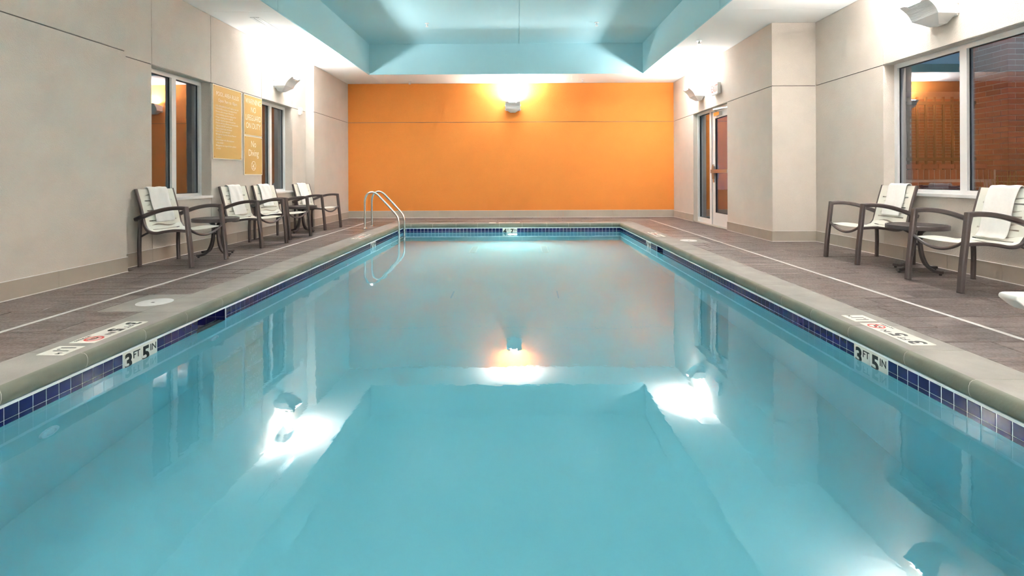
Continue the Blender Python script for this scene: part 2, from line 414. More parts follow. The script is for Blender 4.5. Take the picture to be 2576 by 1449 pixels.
# ------------------------------------------------------------------ CEILING with recessed aqua tray
ce = struct('ceiling')
def soffit(x0, x1, y0, y1): MB().box(x0, x1, y0, y1, ZC, ZC+.02).build('soffit_panel', 'ceiling_white', ce)
gy = 7.12
q = .0205
for (x0, x1) in ((XM-.1, FL-q), (FR+q, XN+.1)):
    soffit(x0, x1, YF, gy-.002); soffit(x0, x1, gy+.002, FD+q)
soffit(XM-.1, FL-.002, FD+q, YB+.05); soffit(FL+.002, FR+.3, FD+q, YB+.05); soffit(FR+.304, XN+.1, FD+q, YB+.05)
soffit(FL-q, FR+q, YF, FN-q)
def aq(*b): MB().box(*b).build('tray_panel', 'ceiling_aqua', ce)
g2 = .004
for (a, b) in ((FN, gy-g2), (gy+g2, FD+.02)):
    aq(FL-.02, FL, a, b, ZC, ZF); aq(FR, FR+.02, a, b, ZC, ZF)
for (a, b) in ((FL-.02, .04-g2), (.04+g2, FR+.02)):
    aq(a, b, FD, FD+.02, ZC, ZF)
    aq(a, b, FN-.02, FD+.02, ZF, ZF+.02)
aq(FL-.02, FR+.02, FN-.02, FN, ZC, ZF)
bk = MB()
bk.box(FL-.06, FL-.021, FN-.1, FD+.1, ZC+.021, ZF+.1).box(FR+.021, FR+.06, FN-.1, FD+.1, ZC+.02, ZF+.1).box(FL-.1, FR+.1, FD+.021, FD+.06, ZC+.02, ZF+.1)
bk.box(FL-.1, FR+.1, FN-.1, FD+.1, ZF+.021, ZF+.08).box(XM-.5, FL-.05, YF-.2, YB+.3, ZC+.021, ZC+.1).box(FR+.05, XN+.5, YF-.2, YB+.3, ZC+.021, ZC+.1).box(FL-.1, FR+.1, FD+.05, YB+.3, ZC+.021, ZC+.1).box(FL-.1, FR+.1, YF-.2, FN-.05, ZC+.021, ZC+.1)
bk.build('ceiling_backing', 'ceiling_aqua', ce)

# ------------------------------------------------------------------ POOL
pool = thing('swimming_pool', 'long rectangular indoor pool with navy waterline tiles and concrete coping', 'pool', (0, 0, 0))
ZB = -.088     # underside of coping
SKL = (3.934, 4.318); SKR = (7.72, 8.08); SKZ = (-.245, -.10)
sh = MB(); t = .4; bt = -1.9
# floor: sloping
sh.add([(PL-t, PN-t, bt-.2), (PR+t, PN-t, bt-.2), (PR+t, PD+t, bt-.2), (PL-t, PD+t, bt-.2), (PL-t, PN-t, -1.20), (PR+t, PN-t, -1.20), (PR+t, PD+t, -1.60), (PL-t, PD+t, -1.60)],
       [(0,3,2,1),(4,5,6,7),(0,1,5,4),(1,2,6,5),(2,3,7,6),(3,0,4,7)])
for s, X, (a, b) in ((-1, PL, SKL), (1, PR, SKR)):
    x1 = X+s*t
    sh.box(X, x1, PN-t, a, bt, ZB-.012); sh.box(X, x1, b, PD+t, bt, ZB-.012)
    sh.box(X, x1, a, b, bt, SKZ[0]); sh.box(X+s*.24, x1, a, b, SKZ[0], ZB-.012); sh.box(X, x1, a, b, SKZ[1], ZB-.012)
sh.box(PL-t, PR+t, PD, PD+t, bt, ZB-.012); sh.box(PL-t, PR+t, PN-t, PN, bt, ZB-.012)
sh.build('pool_shell', 'plaster', pool)
# grout bed behind tiles
gb = MB(); gt = .006; zb2 = -.192
for s, X, (a, b) in ((-1, PL, SKL), (1, PR, SKR)):
    x1 = X-s*gt
    gb.box(X, x1, PN, a, zb2, ZB); gb.box(X, x1, b, PD, zb2, ZB); gb.box(X, x1, a, b, SKZ[1], ZB)
gb.box(PL, PR, PD, PD-gt, zb2, ZB)
gb.build('grout_bed', 'grout', pool)
# tiles
TP = .0748; TG = .0046; ROW = ((-.1625, -.1020), (-.190, -.1645))
def tile_mesh(w, z0, z1):
    d = .0022; b = .0012; h = (z1-z0)/2
    mb = MB().add([(-w/2,-h,0),(w/2,-h,0),(w/2,h,0),(-w/2,h,0),(-w/2,-h,d-b),(w/2,-h,d-b),(w/2,h,d-b),(-w/2,h,d-b),(-w/2+b,-h+b,d),(w/2-b,-h+b,d),(w/2-b,h-b,d),(-w/2+b,h-b,d)],
        [(8,9,10,11),(0,1,5,4),(1,2,6,5),(2,3,7,6),(3,0,4,7),(4,5,9,8),(5,6,10,9),(6,7,11,10),(7,4,8,11)])
    return mb
tmesh = [tile_mesh(TP-TG, *r).mesh('pool_tile', 'navy') for r in ROW]
DEP_L = [(3.34, ('3', 'FT', '5', 'IN')), (8.71, ('4', 'FT', '0', 'IN'))]; DEP_R = [(3.18, ('3', 'FT', '5', 'IN')), (8.58, ('4', 'FT', '0', 'IN'))]
slots = []
def rotm(u, n, pos):  # u along wall, z up, n normal
    u = Vector(u); n = Vector(n); z = Vector((0, 0, 1))
    return Matrix(((u.x, z.x, n.x, pos[0]), (u.y, z.y, n.y, pos[1]), (u.z, z.z, n.z, pos[2]), (0, 0, 0, 1)))
for side, X, u, n, deps, sk in (('l', PL+gt, (0, 1, 0), (1, 0, 0), DEP_L, SKL), ('r', PR-gt, (0, -1, 0), (-1, 0, 0), DEP_R, SKR)):
    segs = []; cuts = sorted([(d-2*TP-.003, d+2*TP+.003) for d, _ in deps]+[sk])
    y = 1.2
    for c0, c1 in cuts+[(PD, PD)]:
        segs.append((y, c0)); y = c1
    for (a, b) in segs:
        k = max(1, round((b-a)/TP)); st = (b-a)/k
        for i in range(k):
            yy = a+st*(i+.5)
            for r, (z0, z1) in enumerate(ROW): slots.append((yy, r, rotm(u, n, (X, yy, (z0+z1)/2)), (z1-z0)/(yy*yy)*2.4/yy))
dB = -.175; a = PL+gt
for (a, b) in ((PL+gt, dB-2*TP-.003), (dB+2*TP+.003, PR-gt)):
    k = round((b-a)/TP); st = (b-a)/k
    for i in range(k):
        xx = a+st*(i+.5)
        for r, (z0, z1) in enumerate(ROW): slots.append((PD, r, rotm((1, 0, 0), (0, -1, 0), (xx, PD-gt, (z0+z1)/2)), (z1-z0)/(PD*PD)))
vis = [s for s in slots if s[0] > 2.2]; vis.sort(key=lambda s: -s[3])
keep = vis[:298]; rest = vis[298:]+[s for s in slots if s[0] <= 2.2]
for yy, r, mtx, _ in keep:
    o = bpy.data.objects.new('pool_tile', tmesh[r]); C.objects.link(o); o.parent = pool; o.matrix_local = mtx
mb = MB()
for yy, r, mtx, _ in rest:
    q = tile_mesh(TP-TG, *ROW[r]); mb.add([mtx @ Vector(v) for v in q.v], q.f)
o = mb.build('pool_tiles', 'navy', pool); o['kind'] = 'stuff'
# skimmer mouths: dark tiled recesses
for s, X, (a, b) in ((-1, PL, SKL), (1, PR, SKR)):
    d = .235
    k = MB(); xi = X+s*d
    k.box(X+s*.001, xi, a, a+.004, SKZ[0], SKZ[1]).box(X+s*.001, xi, b-.004, b, SKZ[0], SKZ[1]).box(xi-s*.004, xi, a, b, SKZ[0], SKZ[1]).box(X+s*.001, xi, a, b, SKZ[1]-.003, SKZ[1]).box(X, xi, a, b, SKZ[0], SKZ[0]+.003)
    par = k.build('skimmer_mouth', 'dark_grout', pool)
    nt_ = 3; w = d/nt_; hh = .070
    for i in range(nt_):
        for j in range(2):
            z0 = SKZ[1]-.004-hh*(j+1); x0 = X+s*(.002+w*i); x1 = X+s*(w*(i+1)-.001)
            MB().box(x0, x1, b-.006, b-.003, z0+.002, z0+hh-.001).build('recess_tile', 'navy', par)
    for i in range(5):
        w2 = (b-a)/5
        for j in range(2):
            z0 = SKZ[1]-.004-hh*(j+1)
            MB().box(xi-s*.006, xi-s*.003, a+w2*i+.002, a+w2*(i+1)-.001, z0+.002, z0+hh-.001).build('recess_tile', 'navy', par)
# depth tiles in the waterline
def wall_marker(parts_, u, n, pos):
    for k, (num, unit) in enumerate(((parts_[0], parts_[1]), (parts_[2], parts_[3]))):
        off = (-1 if k == 0 else 1)*(TP+.0005); w = 2*TP-.003
        c = Vector(pos)+Vector(u)*off
        mb = MB().add(*(lambda q: (q.v, q.f))(tile_mesh(w, -.205, -.0985)))
        o = mb.build('depth_tile', 'marker', pool); o.matrix_local = rotm(u, n, (c.x, c.y, (-.205-.0985)/2))
        zt = .0
        put_text('lettering', [(text_mesh(num, .135, .035, 1.0), -.030, -.016), (text_mesh(unit, .062, .008, .95), .038, .013)], 'black', o, lambda a, b, c2: (a, b, c2+.0026))
wall_marker(DEP_L[0][1], (0, 1, 0), (1, 0, 0), (PL+gt, DEP_L[0][0], 0)); wall_marker(DEP_L[1][1], (0, 1, 0), (1, 0, 0), (PL+gt, DEP_L[1][0], 0))
wall_marker(DEP_R[0][1], (0, -1, 0), (-1, 0, 0), (PR-gt, DEP_R[0][0], 0)); wall_marker(DEP_R[1][1], (0, -1, 0), (-1, 0, 0), (PR-gt, DEP_R[1][0], 0))
wall_marker(('4', 'FT', '7', 'IN'), (1, 0, 0), (0, -1, 0), (dB, PD-gt, 0))
# coping
CP = [(CW, 0), (.022, 0), (.004, -.003), (-.008, -.012), (-.015, -.03), (-.016, -.052), (-.011, -.072), (-.002, -.084), (.02, ZB), (CW, ZB)]
CP2 = [(u+.0012 if u < CW else CW-.002, max(ZB, z-.0012)) for u, z in CP]
def two_tone():
    me = C.objects[-1].data; me.materials.append(M['coping_edge'])
    for p in me.polygons:
        if len(p.vertices) == 4 and p.index not in (0, len(CP)-1, len(CP)-2): p.material_index = 1
def coping_run(X, s, a0, a1, n, axis='y'):
    e = [a0+(a1-a0)*i/n for i in range(n+1)]
    for i in range(1, n): e[i] += random.uniform(-.03, .03)
    for p, q in zip(e[:-1], e[1:]):
        MB().prism([(X+s*u, z) for u, z in CP], p+.0022, q-.0022, axis).build('coping_stone', 'coping', pool, smooth=True); two_tone()
    MB().prism([(X+s*u, z) for u, z in CP2], a0, a1, axis).build('mortar_joint', 'mortar', pool, smooth=True)
coping_run(PL, -1, PN-CW, PD, 24); coping_run(PR, 1, PN-CW, PD, 24)
coping_run(PD, 1, PL-CW, PR+CW, 11, 'x'); coping_run(PN, -1, PL, PR, 10, 'x')
# depth plates set in the coping
def deck_marker(y_num, y_num2, y_nd, y_m, xc, up, flow, nums, w=.150):
    def plate(yc, lets, nd=False):
        o = MB().slab(-w/2, w/2, -w/2, w/2, -.002, .0022, .001).build('depth_plate', 'marker', pool)
        U = Vector(flow); V = Vector(up)
        o.matrix_local = Matrix(((U.x, V.x, 0, xc), (U.y, V.y, 0, yc), (0, 0, 1, .0005), (0, 0, 0, 1)))
        fr = lambda a, b, c: (a, b, c+.0023)
        if nd:
            mb = MB(); ring(mb, .040, .050, 28, 0, .0012, (0, .014)); bar2(mb, -.031, .045, .031, -.017, .009)
            q = mb.build('prohibition_ring', 'red', o); q.location = (0, 0, .0022)
            dv = MB(); bar2(dv, -.022, .028, .012, .020, .009); bar2(dv, .012, .020, .022, .0, .007); bar2(dv, -.03, .0, .03, -.004, .004); ring(dv, .0, .006, 10, 0, .0012, (-.026, .012))
            q = dv.build('diver_symbol', 'black', o); q.location = (0, 0, .0022)
            put_text('lettering', [(text_mesh('NO DIVING', .022, .01), 0, -.056)], 'black', o, fr)
        else: put_text('lettering', lets, 'black', o, fr)
    plate(y_num, [(text_mesh(nums[0], .125, .035), -.030, 0), (text_mesh('FT', .055, .01), .042, .026)])
    plate(y_num2, [(text_mesh(nums[1], .125, .035), -.030, 0), (text_mesh('IN', .055, .01), .042, .026)])
    plate(y_nd, [], True)
    plate(y_m, [(text_mesh(nums[2], .120, .02, .60), -.016, 0), (text_mesh('M', .038, .01), .054, .03)])
deck_marker(3.47, 3.318, 3.166, 2.955, -2.615, (1, 0), (0, -1), ('3', '5', '1.1'))
deck_marker(3.055, 3.207, 3.355, 3.548, 2.337, (-1, 0), (0, 1), ('3', '5', '1.1'))
deck_marker(8.88, 8.728, 8.576, 8.37, -2.615, (1, 0), (0, -1), ('4', '0', '1.2'))
deck_marker(8.50, 8.652, 8.804, 9.0, 2.337, (-1, 0), (0, 1), ('4', '0', '1.2'))
def back_marker():
    for x, kind in ((-.55, 'm'), (-.345, 'nd'), (-.19, '7'), (-.035, '4')):
        MB().slab(x-.075, x+.075, PD+.10, PD+.25, -.002, .0025, .001).build('depth_plate', 'marker', pool)
back_marker()
# main drains, floor inlets, wall inlets
def zfloor(y): return -1.20-.40*(y-(PN-t))/(PD-PN+2*t)
for x in (-.84, .50):
    z = zfloor(9.87)
    o = MB().box(-.065, .065, -.38, .38, 0, .012).build('main_drain', 'drain_frame', pool); o.location = (x, 9.87, z); o.rotation_euler = (-math.atan(.4/(PD-PN+2*t)), 0, 0)
    MB().box(-.05, .05, -.36, .36, .012, .016).build('drain_grate', 'drain', o)
    o = MB().box(-.009, .009, -.16, .16, 0, .012).build('floor_inlet', 'blue_inlet', pool); o.location = (x*.98, 6.45, zfloor(6.45)); o.rotation_euler = (-math.atan(.4/(PD-PN+2*t)), 0, 0)
for s, X, yy in ((1, PL, 2.69), (1, PL, 4.15), (1, PL, 7.4), (-1, PR, 8.0), (-1, PR, 5.6)):
    o = MB().lathe([(.055, 0), (.052, .012), (.03, .018), (.028, .008)], 18).build('wall_inlet', 'inlet_plastic', pool, smooth=True)
    o.matrix_local = Matrix.Translation((X, yy, -.60)) @ Matrix.Rotation(s*PI/2, 4, 'Y')
# water body
mb = MB().box(PL-.05, PR+.05, PN-.05, PD+.05, -1.95, ZW)
wat = mb.build('pool_water', 'water'); wat['label'] = 'still turquoise water filling the long pool'; wat['category'] = 'water'; wat['kind'] = 'stuff'
# underwater light
ul = thing('underwater_light', 'round white underwater lamp glowing on the far pool wall', 'pool light', (-.12, PD, -.52))
q = MB().lathe([(.125, 0), (.125, .02), (.10, .03), (.095, .018)], 28).build('trim_ring', 'steel', ul, smooth=True); q.rotation_euler = (PI/2, 0, 0)
q = MB().lathe([(.095, .016), (.092, .022), (.05, .03), (.01, .032)], 28).build('lamp_lens', 'pool_lamp', ul, smooth=True); q.rotation_euler = (PI/2, 0, 0)
ld = bpy.data.lights.new('pool_beam', 'AREA'); ld.shape = 'DISK'; ld.size = .18; ld.energy = POOL_LIGHT_W; ld.color = (1, .97, .82)
lo = bpy.data.objects.new('pool_beam', ld); C.objects.link(lo); lo.parent = ul; lo.location = (0, -.05, 0); lo.rotation_euler = (PI/2+.12, 0, PI)
lo.rotation_euler = Vector((0, 1, .22)).to_track_quat('Z', 'Y').to_euler()

# ------------------------------------------------------------------ WINDOWS AND DOOR
def window_x(name, X, s, y0, y1, z0, z1, mull, label=None, fw=.052):
    # s: direction into the room (+1 faces +x); frame plane set back in the reveal
    w = struct(name)
    fx0 = X-s*.135; fx1 = X-s*.20
    mb = MB()
    za, zb_ = z0+fw*.8, z1-fw
    mb.box(fx0, fx1, y0, y1, zb_, z1).box(fx0, fx1, y0, y1, z0, za).box(fx0, fx1, y0, y0+fw, za, zb_).box(fx0, fx1, y1-fw, y1, za, zb_)
    mb.build('window_frame', 'white_metal', w)
    for m in mull: MB().box(fx0-s*-.004, fx1, m-.042, m+.042, za, zb_).build('mullion', 'white_metal', w)
    e = [y0]+list(mull)+[y1]
    for a, b in zip(e[:-1], e[1:]):
        MB().box(X-s*.172, X-s*.176, a+.03, b-.03, z0+.02, z1-.02).build('glass_pane', 'glass', w)
        gk = MB(); a2 = a+(.042 if a != y0 else fw); b2 = b-(.042 if b != y1 else fw)
        for (p0, p1, q0, q1) in ((a2, a2+.008, z0+.04, z1-.05), (b2-.008, b2, z0+.04, z1-.05), (a2, b2, z1-fw-.008, z1-fw), (a2, b2, z0+.0416, z0+.05)): gk.box(X-s*.160, X-s*.171, p0, p1, q0, q1)
        gk.build('gasket', 'black', w)
    MB().box(X+s*.018, X-s*.14, y0-.012, y1+.012, z0-.028, z0+.004).build('window_sill', 'white_metal', w)
    return w
window_x('window_1', XM, 1, *win_l1, [6.678]); window_x('window_2', XM, 1, *win_l2, [9.288]); window_x('window_3', XN, -1, *win_r, [5.33])

d = struct('door_1')
DX = XR+.09
mb = MB(); fx1 = DX+.10
y0, y1 = door_o[0], door_o[1]
mb.box(DX, fx1, y0, y1, ZR-.05, ZR).box(DX, fx1, y1-.05, y1, 0, ZR-.05).box(DX, fx1, y0, y0+.05, 0, ZR-.05).box(DX, fx1, 10.41, 10.51, 0, ZR-.05).box(DX, fx1, 10.51, y1-.05, .0, .11)
mb.build('door_frame', 'white_metal', d)
MB().box(DX+.05, DX+.054, 10.49, y1-.03, .09, ZR-.03).build('glass_pane', 'glass', d)
gk = MB()
for (p0, p1, q0, q1) in ((10.51, 10.52, .11, ZR-.05), (y1-.06, y1-.05, .11, ZR-.05), (10.51, y1-.05, ZR-.06, ZR-.05), (10.51, y1-.05, .11, .12)): gk.box(DX+.035, DX+.056, p0, p1, q0, q1)
gk.build('gasket', 'black', d)
lf = MB(); lx0, lx1 = DX+.02, DX+.065; a, b = 9.46, 10.40
lf.box(lx0, lx1, b-.14, b, .012, ZR-.06).box(lx0, lx1, a, a+.12, .012, ZR-.06).box(lx0, lx1, a+.12, b-.14, .012, .26).box(lx0, lx1, a+.12, b-.14, ZR-.20, ZR-.06)
leaf = lf.build('door_leaf', 'white_metal', d)
MB().box(lx0+.02, lx0+.026, a+.11, b-.13, .25, ZR-.19).build('glass_pane', 'glass', leaf)
gk = MB()
for (p0, p1, q0, q1) in ((a+.12, a+.132, .26, ZR-.2), (b-.152, b-.14, .26, ZR-.2), (a+.12, b-.14, ZR-.212, ZR-.2), (a+.12, b-.14, .26, .272)): gk.box(lx0+.001, lx0+.019, p0, p1, q0, q1)
gk.build('gasket', 'black', leaf)
pb = MB(); pb.prism([(b-.11, .93), (b-.03, .93), (b-.015, 1.0), (b-.015, 1.14), (b-.04, 1.20), (b-.08, 1.22), (b-.12, 1.18), (b-.13, 1.05)], lx0-.03, lx0, 'x')
pb.build('exit_device', 'bronze', leaf)
MB().box(lx0-.075, lx0-.03, a+.06, b-.07, 1.045, 1.115).build('push_bar', 'bronze', leaf)
MB().box(lx0-.045, lx0, a+.04, a+.10, 1.03, 1.13).build('bar_bracket', 'bronze', leaf)
MB().box(lx0-.012, lx0, b-.09, b-.045, .86, .95).build('cylinder_plate', 'bronze', leaf)
cl = MB().box(lx0-.06, lx0, a+.45, a+.72, ZR-.17, ZR-.10); cl.sweep([(lx0-.035, a+.60, ZR-.09), (lx0-.19, a+.40, ZR-.075), (DX+.002, a+.16, ZR-.06)], .026, .010, up=(0, 0, 1)); cl.build('door_closer', 'steel', d)
MB().box(XR-.002, DX+.12, y0, y1, 0, .012).build('threshold', 'base_tile', d)

# ------------------------------------------------------------------ SCONCES
def sconce_proto():
    # local: wall plane at x=0, room towards +x, length along y
    t = thing('wall_sconce', '', 'wall light')
    Lh = .172; prof = [(0.006, .155), (0.33, .185)]
    arc = []
    for i in range(9):
        a = i/8; arc.append((.33-.13*a-.022*math.sin(PI*a), .185-.155*a))
    # ribbed scoop front as separate ribs
    body = MB(); body.prism([(.012, .14), (.30, .165)]+[(p-.012, z-.002) for p, z in arc[1:]]+[(.012, .03)], -Lh+.006, Lh-.006, 'y', cap=False)
    v = []
    n_r = 14
    pts = [Vector((p, 0, z)) for p, z in arc]
    def along(s_):
        k = min(7, int(s_*8)); f = s_*8-k; return pts[k].lerp(pts[k+1], f)
    rb = MB()
    for i in range(n_r):
        p = along(i/n_r); q = along((i+.72)/n_r); r = along((i+1)/n_r); inn = Vector((-.006, 0, -.002))
        rb.prism([(p.x, p.z), (q.x, q.z), (q.x+inn.x, q.z+inn.z), (r.x+inn.x, r.z+inn.z), (r.x-.016, r.z), (p.x-.016, p.z)], -Lh, Lh, 'y')
    rb.build('ribbed_scoop', 'white_metal', t)
    body.build('scoop_liner', 'white_metal', t)
    for s in (-1, 1):
        e = MB(); e.prism([(.012, .152)]+[(.33, .186)]+arc[1:]+[(.012, .024)], s*Lh, s*(Lh+.006), 'y'); e.build('end_cap', 'white_metal', t)
        b = MB(); b.box(0, .022, s*(Lh+.001), s*(Lh+.02), .12, .15).box(0, .022, s*(Lh+.001), s*(Lh+.02), .02, .05); b.build('mounting_clip', 'white_metal', t)
    MB().box(0, .012, -Lh-.006, Lh+.006, 0.0, .16).build('back_plate', 'white_metal', t)
    # tapered belly
    bl_ = MB()
    A = [(.20, -Lh, .03), (.20, Lh, .03), (.012, Lh, .024), (.012, -Lh, .024)]
    Bm = [(.10, -Lh*.34, -.055), (.10, Lh*.34, -.055), (.012, Lh*.34, -.045), (.012, -Lh*.34, -.045)]
    bl_.add(A+Bm, [(0,1,5,4),(1,2,6,5),(2,3,7,6),(3,0,4,7),(4,5,6,7),(3,2,1,0)]); bl_.build('belly', 'white_metal', t)
    MB().box(.03, .225, -Lh+.02, Lh-.02, .125, .130).build('lamp_lens', 'lamp_glow', t)
    return t
sp = sconce_proto()
def light_for(root, w, col=(.985, .985, 1.0), tilt=.16, spread=165, out=.175):
    ld = bpy.data.lights.new('sconce_lamp', 'AREA'); ld.shape = 'RECTANGLE'; ld.size = .17; ld.size_y = .30; ld.energy = w; ld.color = col
    lo = bpy.data.objects.new('sconce_lamp', ld); C.objects.link(lo); lo.parent = root; lo.location = (out, 0, .185); lo.rotation_euler = Vector((-tilt, 0, -1)).to_track_quat('Z', 'Y').to_euler(); ld.spread = math.radians(spread)
SP = [((XM, 9.315, 2.595), 0, 'white scoop wall uplight above the second left window', 1),
      ((XR, 10.70, 2.60), PI, 'white scoop wall uplight above the glass door, beside the exit sign', 1),
      ((XN, 5.41, 2.60), PI, 'large white scoop wall uplight above the right-hand window', 1),
      ((-.115, YB, 2.60), -PI/2, 'white scoop wall uplight on the orange end wall', .65)]
for i, (loc, rz, lab, k) in enumerate(SP):
    o = sp if i == 0 else copy_tree(sp)
    o.location = loc; o.rotation_euler = (0, 0, rz); o['label'] = lab; o['group'] = 'wall uplights around the pool room'
for i, (loc, rz, lab, k) in enumerate(SP):
    k *= .74
    root = [q for q in C.objects if q.get('label') == lab][0]; light_for(root, SCONCE_W*k, tilt=.10)
# uplights added out of view behind the camera to brighten the near walls
for k, (loc, rz) in enumerate((((XL, -.9, 2.60), 0), ((XN, -.9, 2.60), PI))):
    o = copy_tree(sp); 
    for ch in list(o.children):
        if ch.type == 'LIGHT': bpy.data.objects.remove(ch)
    o.location = loc; o.rotation_euler = (0, 0, rz); o['label'] = ('white scoop wall uplight on the left wall behind the viewer', 'white scoop wall uplight on the right wall behind the viewer')[k]; o['group'] = 'wall uplights around the pool room'
    light_for(o, SCONCE_W*2.4)

# ------------------------------------------------------------------ CHAIRS
RAIL = [(-.365, .865), (-.335, .765), (-.300, .64), (-.272, .52), (-.252, .445), (-.205, .392), (-.12, .376), (0, .395), (.12, .405), (.262, .398)]
rail3 = [Vector((p[0], 0, p[1])) for p in RAIL]
RP = smooth_path(rail3, 8)
def arc_lengths(P):
    d = [0]
    for a, b in zip(P[:-1], P[1:]): d.append(d[-1]+(b-a).length)
    return d
RD = arc_lengths(RP)
def at_len(s_, P=RP, D=RD):
    s_ = max(0, min(D[-1], s_))
    for i in range(len(D)-1):
        if s_ <= D[i+1]:
            f = (s_-D[i])/max(1e-9, D[i+1]-D[i]); p = P[i].lerp(P[i+1], f)
            t = (P[min(i+2, len(P)-1)]-P[max(0, i-1)]).normalized(); return p, t
    return P[-1], (P[-1]-P[-2]).normalized()
def sling_point(s_, y, off=0):
    p, t = at_len(s_); n = Vector((-t.z, 0, t.x))
    if n.z < 0 and n.x < 0: n = -n
    n = Vector((-t.z, 0, t.x)); n = n if (n.x > 0 or n.z > 0.7) else -n
    sag = -.012*(1-(y/.26)**2)
    q = p+n*(.012+off+sag); return Vector((q.x, y, q.z))
def make_chair():
    t = thing('patio_armchair', '', 'chair')
    for s in (-1, 1):
        y = s*.29
        leg = smooth_path([(.315, y, .006), (.300, y, .20), (.275, y, .42), (.247, y, .668)], 5)
        fo = MB().sweep(leg, .054, .040, up=(0, 1, 0)).build('front_leg', 'frame_brown', t, smooth=True)
        MB().box(.299, .331, y-.023, y+.023, 0, .010).build('glide', 'rubber', fo)
        leg = smooth_path([(-.300, y, .006), (-.305, y, .25), (-.292, y, .535)], 5)
        fo = MB().sweep(leg, .038, .034, up=(0, 1, 0)).build('back_leg', 'frame_brown', t, smooth=True)
        MB().box(-.314, -.286, y-.016, y+.016, 0, .010).build('glide', 'rubber', fo)
        arm = smooth_path([(.255, y, .650), (.17, y, .656), (.05, y, .648), (-.08, y, .622), (-.20, y, .583), (-.30, y, .545), (-.345, y, .528)], 5)
        MB().sweep(arm, .056, .042, up=(0, 1, 0)).build('armrest', 'frame_brown', t, smooth=True)
        MB().sweep([(p.x, s*.268, p.z) for p in RP], .030, .030, up=(0, 1, 0)).build('side_rail', 'frame_brown', t, smooth=True)
        MB().sweep([(-.300, s*.285, .33), (-.27, s*.28, .35), (-.205, s*.27, .385)], .011).build('brace', 'frame_brown', t, smooth=True)
        MB().sweep([(-.292, s*.285, .53), (-.284, s*.275, .53), (-.276, s*.268, .535)], .011).build('arm_bracket', 'frame_brown', t)
    arcp = [(.272-.0*abs(k), .27*k, .335+.085*k*k) for k in [i/8 for i in range(-8, 9)]]
    MB().sweep(arcp, .014, up=(1, 0, 0)).build('front_stretcher', 'frame_brown', t, smooth=True)
    MB().sweep([(-.362, -.265, .845), (-.370, 0, .842), (-.362, .265, .845)], .012, up=(1, 0, 0)).build('top_bar', 'frame_brown', t, smooth=True)
    # sling: straps separated by open slots
    mb = MB(); Lh = .256; NY = 28
    slots_ = [.085+.058*i for i in range(9)]
    ysr = [-Lh+2*Lh*i/NY for i in range(NY+1)]
    def edge(k, y, sgn):
        s0 = slots_[k]; a = abs(y)
        if k % 2 == 1:   # straight slot
            w = .0065 if a < .205 else 0
            w = .0075*(.45+.55*a/.2) if a < .207 else 0
            return s0+sgn*w
        w = .0105*max(0, 1-(a/.185)**2); return s0+.014*math.sin(PI*y/.19)+sgn*w
    lines = [[0.004 for y in ysr]]
    openrow = []
    for k in range(len(slots_)):
        lines.append([edge(k, y, -1) for y in ysr]); openrow.append(False)
        lines.append([edge(k, y, 1) for y in ysr]); openrow.append(True)
    s_last = slots_[-1]; m = 16
    for i in range(1, m+1): lines.append([s_last+.012+(RD[-1]-.006-s_last-.012)*i/m]*(NY+1)); openrow.append(False)
    verts = [sling_point(s_, y) for row in lines for s_, y in zip(row, ysr)]
    faces = []
    for r in range(len(lines)-1):
        for c in range(NY):
            if openrow[r]:
                ym = (ysr[c]+ysr[c+1])/2
                if abs(ym) < (.20 if (r//2) % 2 == 1 else .175): continue
            faces.append((r*(NY+1)+c, r*(NY+1)+c+1, (r+1)*(NY+1)+c+1, (r+1)*(NY+1)+c))
    mb.add(verts, faces)
    o = mb.build('sling', 'sling', t)
    md = o.modifiers.new('thickness', 'SOLIDIFY'); md.thickness = .004; md.offset = 0
    return t
CH = [((-3.885, 6.01), -.09, 'brown armchair with white slotted sling and towel, nearest on the left side'),
      ((-3.870, 7.600), -.16, 'brown armchair with white slotted sling, just past the nearer left side table'),
      ((-3.885, 8.545), -.17, 'brown armchair with white slotted sling and shorter towel, just before the farther left side table'),
      ((-3.885, 10.04), -.17, 'brown armchair with white slotted sling, farthest on the left, near the orange wall'),
      ((4.045, 5.975), PI, 'brown armchair with white slotted sling on the right, beyond the round side table'),
      ((3.990, 4.585), PI, 'large brown armchair with white slotted sling at the right edge, before the round side table')]
proto = make_chair()
